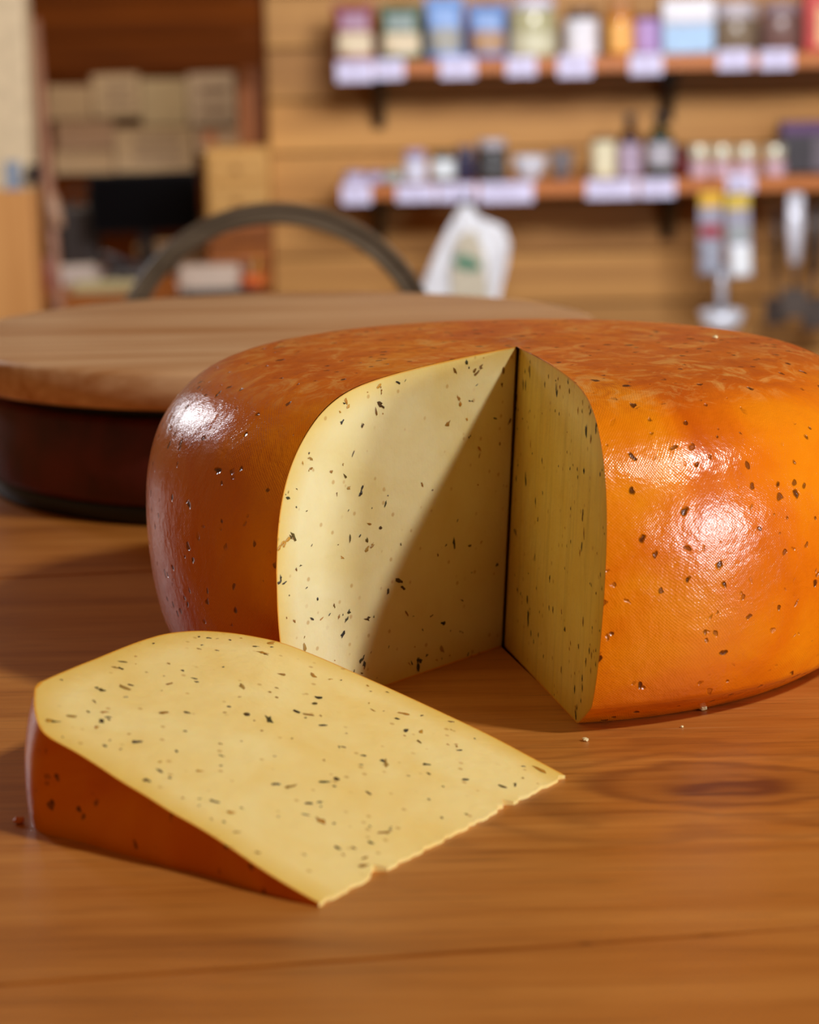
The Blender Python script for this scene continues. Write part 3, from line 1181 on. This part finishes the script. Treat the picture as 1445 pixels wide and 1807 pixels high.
for a in ((594, 658, 108, 144, 'white price card below the maroon pouch', 'upper'), (662, 712, 105, 139, 'white price card below the green pouch', 'upper'),
          (777, 838, 101, 137, 'white price card below the blue pouch with the pink top', 'upper'), (894, 945, 100, 134, 'white price card below the wide clear jar', 'upper'),
          (985, 1044, 97, 135, 'white price card below the jar with the large white label', 'upper'), (1112, 1168, 95, 131, 'white price card below the purple tub', 'upper'),
          (1267, 1324, 88, 122, 'white price card below the grey-brown jar', 'upper'), (1341, 1399, 88, 121, 'white price card below the mauve-brown jar', 'upper'),
          (603, 654, 325, 360, 'white price card at the left end of the lower shelf', 'lower'), (700, 768, 326, 356, 'white price card below the tall jar with the violet lid', 'lower'),
          (772, 838, 324, 355, 'white price card below the slim navy jar', 'lower'), (846, 940, 322, 357, 'wide white price card below the squat black jar', 'lower'),
          (1035, 1122, 317, 350, 'wide white price card below the cream jar', 'lower'), (1129, 1190, 315, 348, 'white price card below the dark green bottle', 'lower'),
          (1283, 1331, 306, 339, 'white price card below the pink-labelled jars', 'lower')):
    card(*a)

# ---- hanging from the lower shelf and the wall
BY = 4.93
bp = at(822, 362, BY)
bgb = empty('plastic_bag', (bp.x, BY, at(822, 575, BY).z), 'white plastic carrier bag with green print hanging below the lower shelf', 'bag')
hb = bp.z - at(822, 575, BY).z
vs, fs = [], []
NBX, NBZ = 18, 22
for s in (-1, 1):
    for j in range(NBZ + 1):
        v = j / NBZ
        z = hb * v
        yy = 575 + (362 - 575) * v
        # left and right outline in pixels from the hanging point
        xl = np.interp(yy, [362, 380, 400, 440, 480, 520, 575], [-8, -18, -31, -52, -70, -86, -98])
        xr = np.interp(yy, [362, 380, 388, 398, 430, 470, 520, 575], [10, 18, 32, 64, 76, 70, 56, 52])
        for i in range(NBX + 1):
            u = i / NBX
            x = (xl + (xr - xl) * u) / F * BY
            bul = (1 - v) ** .6 * .045 * (1 - abs(2 * u - 1) ** 2.5) + .006 * math.sin(u * 17 + v * 3) * (1 - v * .4)
            vs.append((x, s * abs(bul) + .002 * s, z))
m = (NBX + 1) * (NBZ + 1)
for s in (0, 1):
    for j in range(NBZ):
        for i in range(NBX):
            a = s * m + j * (NBX + 1) + i
            q = (a, a + 1, a + NBX + 2, a + NBX + 1)
            fs.append(q if s == 0 else q[::-1])
mesh('bag_film', vs, fs, plain((222, 226, 232), .35), bgb, True, fix=True)


def bagpatch(name, pts, mat, d):
    c = [at(px, py, BY - d) for px, py in pts]
    n_ = len(c)
    vs = [(p.x - bp.x, p.y - BY, p.z - bgb.location.z) for p in c] + [(p.x - bp.x, p.y - BY + .002, p.z - bgb.location.z) for p in c]
    fs = [tuple(range(n_)), tuple(range(2 * n_ - 1, n_ - 1, -1))] + [(i, n_ + i, n_ + (i + 1) % n_, (i + 1) % n_) for i in range(n_)]
    mesh(name, vs, fs, mat, bgb, False, fix=True)


bagpatch('front_print', [(808, 416), (838, 404), (856, 450), (864, 550), (796, 550), (796, 470)], plain((184, 176, 154), .5), .052)
bagpatch('green_print', [(800, 456), (818, 448), (846, 462), (848, 476), (826, 478), (804, 470)], plain((64, 120, 92), .5), .056)
tube('hook', [(0, 0, hb - .005), (0, -.004, hb + .012), (0, .006, hb + .022), (0, .04, hb + .024)], .003, M['iron'], bgb, 8)


def pack(x0, x1, y0, y1, Y, label, head, main, band, rot=0.0):
    """hang-packed goods: coloured header card and a clear blister"""
    c = at((x0 + x1) / 2, y0, Y)
    w, h = width(x0, x1, Y), width(y0, y1, Y)
    o = empty('hanging_pack', c, label, 'pack', 'packs hanging below the lower shelf')
    o.rotation_euler = (0, rot, 0)
    box('header_card', (0, 0, -h * .08), (w, .004, h * .18), head, o, .001)
    box('card', (0, .003, -h * .55), (w, .003, h * .88), plain((150, 150, 168), .5), o, .001)
    box('band', (0, -.001, -h * .46), (w * .9, .008, h * .16), band, o, .003)
    box('blister', (0, -.006, -h * .78), (w * .86, .022, h * .40), main, o, .009, seg=4)
    tube('hook', [(0, -.004, .004), (0, .003, .012), (0, .045, .013)], .0022, M['iron'], o, 8)


steel = plain((196, 204, 220), .22, .75)
pack(1234, 1274, 340, 486, 4.94, 'blue and red hanging pack with a yellow header', plain((216, 170, 30), .4), plain((150, 156, 172), .3), plain((150, 44, 58), .4))
pack(1280, 1322, 344, 490, 4.92, 'bright white hanging pack with a yellow header', plain((206, 178, 60), .4), plain((232, 240, 250), .2), plain((150, 160, 160), .4), -.05)


def ladle(px, y0, y1, Y, label, bowl_w, hmat, bmat, kind='ladle', hw=.006):
    top = at(px, y0, Y)
    bot = at(px, y1, Y)
    L = top.z - bot.z
    o = empty('hanging_' + kind, top, label, kind, 'kitchen tools hanging below the lower shelf')
    r = bowl_w / F * Y / 2
    if kind == 'ladle':
        tube('handle', [(0, 0, 0), (0, 0, -L * .3), (0, .002, -L + r)], [hw * 1.6, hw, hw], hmat, o, 10, .5)
        lathe('ladle_bowl', [(0, -L), (r * .5, -L + r * .08), (r * .86, -L + r * .4), (r, -L + r), (r * .95, -L + r), (r * .8, -L + r * .45), (r * .4, -L + r * .15), (0, -L + r * .1)], bmat, o, seg=28)
    else:
        tube('handle', [(0, 0, 0), (0, 0, -L * .25), (0, 0, -L * .56)], [hw * 1.5, hw * 1.7, hw * 1.1], hmat, o, 12, .6)
        tube('shaft', [(0, 0, -L * .5), (0, 0, -L * .78)], hw * .5, bmat, o, 10)
        box('blade', (0, 0, -L * .88), (r * 2, .004, L * .24), bmat, o, .0015)
    tube('hook', [(0, -.003, -.002), (0, .004, .010), (0, .05, .012)], .0022, M['iron'], o, 8)


ladle(1274, 470, 588, 4.98, 'steel ladle hanging behind the white hanging pack', 80, plain((206, 214, 228), .3, .3), plain((222, 230, 244), .3, .2), hw=.010)
ladle(1404, 342, 560, 4.95, 'bright steel-handled spatula hanging at the far right', 46, plain((222, 228, 242), .3, .1), plain((70, 58, 50), .4), 'spatula', .011)
ladle(1372, 372, 572, 5.08, 'dark spatula hanging left of the bright steel-handled one', 40, plain((52, 40, 36), .4), plain((60, 48, 42), .4), 'spatula', .006)
ladle(1440, 356, 580, 5.08, 'dark spatula hanging at the right edge of the picture', 46, plain((64, 54, 48), .4), plain((66, 54, 48), .4), 'spatula', .010)

# ------------------------------------------------------------------ office nook: desk and clutter
DZ = at(250, 497, 5.35).z
desk = empty('desk', ((at(70, 480, 5.3).x + at(470, 480, 5.3).x) / 2, 5.395, FZ), 'cluttered brown desk in the nook left of the shop wall', 'desk')
dw = at(470, 480, 5.3).x - at(66, 480, 5.3).x
box('desktop', (0, 0, DZ - FZ - .0125), (dw, .99, .025), M['post'], desk, .003)
for sx in (-1, 1):
    for sy in (-1, 1):
        box('leg', (sx * (dw / 2 - .03), sy * .45, (DZ - FZ - .025) / 2), (.04, .04, DZ - FZ - .025), M['post'], desk, .003)

mY = 5.55
mc = at(255, 357, mY)
mw, mh = width(158, 352, mY), width(305, 410, mY)
mon = empty('monitor', (mc.x, mY, DZ), 'black flat computer monitor on the desk in the nook', 'monitor')
zc = mc.z - DZ
box('bezel', (0, 0, zc), (mw, .022, mh), plain((14, 14, 15), .5, spec=.15), mon, .004, roty=math.radians(-1.0))
box('screen', (0, -.0115, zc), (mw * .94, .002, mh * .90), plain((5, 5, 7), .3, spec=.12), mon, .0006, roty=math.radians(-1.0))
box('stand', (0, .012, zc / 2), (.035, .014, zc), plain((16, 16, 17), .4), mon, .003)
box('foot', (0, 0, .006), (.15, .09, .012), plain((16, 16, 17), .4), mon, .004)


def clutter(name, x0, x1, y0, y1, Y, depth, mat, label, cat, bevel=.006, rotz=0.0, roty=0.0, group=None):
    c = at((x0 + x1) / 2, (y0 + y1) / 2, Y)
    o = box(name, c, (width(x0, x1, Y), depth, width(y0, y1, Y)), mat, None, bevel, rotz=rotz, roty=roty)
    return tag(o, label, cat, group)


# two-drawer pale box on a crate
cb = at(418, 325, 5.06)
cwid = width(362, 472, 5.06)
dbz = at(420, 386, 5.06).z
dtz = at(420, 264, 5.06).z
crate = empty('crate', (cb.x, 5.165, DZ), 'brown wooden crate under the pale two-drawer box', 'crate')
ch_ = dbz - DZ
for i in range(3):
    box('slat', (0, -.095, ch_ * (i + .5) / 3), (cwid, .012, ch_ / 3 - .006), M['post'], crate, .002)
    box('slat', (0, .095, ch_ * (i + .5) / 3), (cwid, .012, ch_ / 3 - .006), M['post'], crate, .002)
for sx in (-1, 1):
    box('side', (sx * (cwid / 2 - .008), 0, ch_ / 2), (.016, .176, ch_), M['post'], crate, .002)
dbx = empty('drawer_box', (cb.x, 5.165, dbz), 'pale yellow two-drawer desktop box beside the monitor', 'drawer box')
dh = dtz - dbz
pale = wood('pale_box_timber', srgb(190, 140, 70), srgb(210, 164, 90), 0, .5)
box('case', (0, 0, dh / 2), (cwid, .19, dh), pale, dbx, .003)
for i in range(2):
    dr = box('drawer', (0, -.098, dh * (.27 + .46 * i)), (cwid * .92, .012, dh * .40), pale, dbx, .003)
    lathe('knob', [(0, 0), (.006, 0), (.008, .006), (0, .009)], plain((170, 120, 60), .4), dr, (0, -.006, 0), 14).rotation_euler = (math.pi / 2, 0, 0)

# papers pinned on the nook wall
pap = [(84, 160, 152, 210, (172, 146, 112), 'tan sheet at the upper left of the nook wall'), (164, 246, 132, 205, (182, 158, 124), 'large pale sheet above the middle of the monitor'),
       (250, 330, 140, 220, (176, 156, 120), 'olive-tan sheet right of the large pale sheet'), (334, 415, 130, 226, (188, 166, 140), 'sheet with grey print at the upper right of the nook wall'),
       (100, 200, 214, 262, (160, 128, 100), 'brownish sheet in the lower left row of the nook wall'), (204, 340, 226, 302, (178, 152, 116), 'wide tan sheet just above the monitor'),
       (96, 200, 266, 306, (170, 142, 106), 'low tan sheet above the left end of the monitor'), (346, 424, 218, 268, (194, 164, 134), 'sheet with an orange spot above the two-drawer box')]
for i, (a, b, c, d, col, lb) in enumerate(pap):
    Y = NY - .004
    p = at((a + b) / 2, (c + d) / 2, Y)
    o = empty('pinned_sheet', (p.x, Y, p.z), lb, 'paper', 'papers pinned in the nook')
    w_, h_ = width(a, b, Y), width(c, d, Y)
    o.rotation_euler = (0, rng.uniform(-.02, .02), 0)
    box('sheet', (0, 0, 0), (w_, .002, h_), plain(col, .7, 0, .08), o)
    if i == 7:
        box('orange_print', (-w_ * .18, -.0014, .0), (w_ * .25, .0008, h_ * .42), plain((196, 116, 66), .6), o)
    elif i in (1, 3, 5):
        for k in range(2):
            box('print_block', (w_ * .05, -.0014, h_ * (.18 - .34 * k)), (w_ * .6, .0008, h_ * .14), plain((134, 112, 92), .6), o)

# telephone with handset
tp = at(226, 478, 5.3)
tel = empty('telephone', (tp.x, 5.3, DZ), 'dark telephone with its handset lying on the desk before the monitor', 'telephone')
box('phone_base', (0, 0, .022), (.11, .12, .034), plain((52, 46, 48), .4), tel, .008, rotx=.15)
tube('handset', [(-.062, -.03, .058), (-.05, -.03, .066), (-.02, -.03, .060), (.02, -.03, .040), (.048, -.03, .030), (.058, -.03, .020)], [.013, .014, .010, .010, .014, .013], plain((40, 34, 38), .3), tel, 12)

# papers, trays and odds on the desk
def sheets(x, y, Y, w_, d_, n_, col, label, rot):
    p = at(x, y, Y)
    o = empty('paper_stack', (p.x, Y, DZ), label, 'papers', 'papers on the desk')
    for i in range(n_):
        box('sheet', (rng.uniform(-.006, .006), rng.uniform(-.006, .006), .003 + i * .0062), (w_, d_, .0055), plain(col, .7, 0, .06), o, .001, rotz=rot + rng.uniform(-.12, .12))


sheets(135, 480, 5.36, .11, .12, 6, (196, 184, 176), 'heap of white papers at the left of the desk', .2)
sheets(200, 510, 5.17, .17, .10, 3, (186, 176, 130), 'spread of greenish-cream papers at the front of the desk', -.1)
sheets(366, 480, 5.0, .13, .07, 11, (206, 186, 168), 'pile of pale papers under the chair hoop', .15)
sheets(300, 440, 5.72, .17, .08, 10, (176, 146, 110), 'stack of tan papers behind the telephone', .05)
tr = at(392, 505, 4.93)
tray = empty('document_tray', (tr.x, 4.93, DZ), 'black document tray at the front right of the desk', 'tray')
box('tray_floor', (0, 0, .003), (.165, .05, .006), plain((22, 18, 18), .4), tray, .002)
box('tray_side', (0, -.024, .014), (.165, .004, .022), plain((22, 18, 18), .4), tray, .001)
for sx in (-1, 1):
    box('tray_side', (sx * .081, 0, .014), (.004, .05, .022), plain((22, 18, 18), .4), tray, .001)
# black bag left of the monitor, red canister, orange pot
bk = at(120, 400, 5.5)
bag_b = empty('black_satchel', (bk.x, 5.68, DZ), 'black bag standing on the desk left of the monitor', 'bag')
hgt = at(120, 345, 5.5).z - DZ
box('satchel_body', (0, 0, hgt * .42), (.105, .09, hgt * .84), plain((36, 26, 22), .6), bag_b, .02, seg=4)
tube('strap', [(-.03, 0, hgt * .82), (-.025, 0, hgt * .96), (0, 0, hgt), (.025, 0, hgt * .96), (.03, 0, hgt * .82)], .005, plain((36, 26, 22), .6), bag_b)
rp = at(84, 470, 5.2)
rc = empty('red_can', (rp.x, 5.2, DZ), 'small dark red can at the left end of the desk', 'can')
lathe('can_body', [(0, 0), (.018, 0), (.019, .003), (.019, .066), (.016, .071), (0, .071)], plain((128, 20, 24), .4), rc, seg=24)
lathe('can_top', [(0, .0705), (.0165, .0705), (.0165, .075), (0, .075)], plain((120, 70, 70), .3, .5), rc, seg=24)
op = at(444, 470, 5.0)
oc = empty('orange_pot', (op.x, 5.0, DZ), 'small orange pot on the desk in front of the crate', 'pot')
lathe('pot_body', [(0, 0), (.018, 0), (.024, .03), (.026, .045), (.023, .045), (.02, .01), (0, .01)], plain((206, 92, 24), .5), oc, seg=24)
tube('pencil', [(0, 0, .012), (.012, 0, .085)], .0035, plain((200, 150, 60), .5), oc, 8)
tube('pencil', [(-.004, .004, .012), (-.012, .004, .08)], .0035, plain((150, 120, 110), .5), oc, 8)
# pole leaning by the jamb, and small things on the jamb
pl0, pl1 = at(97, 380, 4.86), at(72, 120, 4.86)
pole = empty('pole', (pl0.x, 4.86, FZ), 'thin pinkish-brown pole standing beside the cream jamb', 'pole')
tube('shaft', [(.02, 0, .0), (pl1.x - pl0.x - .01, 0, pl1.z - FZ + .1)], .012, plain((150, 106, 80), .5), pole)
tube('grip', [((pl1.x - pl0.x) * .45 + .01, -.001, (pl0.z - FZ) * .97), ((pl1.x - pl0.x) * .62, -.001, (pl0.z - FZ) * 1.05)], .016, plain((176, 140, 112), .5), pole)
sw = at(22, 310, 4.69)
swo = empty('wall_sticker', (sw.x, 4.698, sw.z), 'small blue-grey sticker on the cream jamb', 'sticker')
box('sticker_sheet', (0, 0, 0), (.032, .002, .058), plain((128, 142, 160), .5), swo)
kn = at(57, 308, 4.68)
kno = empty('door_latch', (kn.x, 4.69, kn.z), 'small black latch on the edge of the cream jamb', 'latch')
box('latch_plate', (0, .004, 0), (.022, .008, .04), M['iron'], kno, .002)
lathe('latch_knob', [(0, 0), (.007, 0), (.006, .01), (.011, .016), (.009, .024), (0, .026)], M['iron'], kno, (0, 0, 0), 16).rotation_euler = (math.pi / 2, 0, 0)
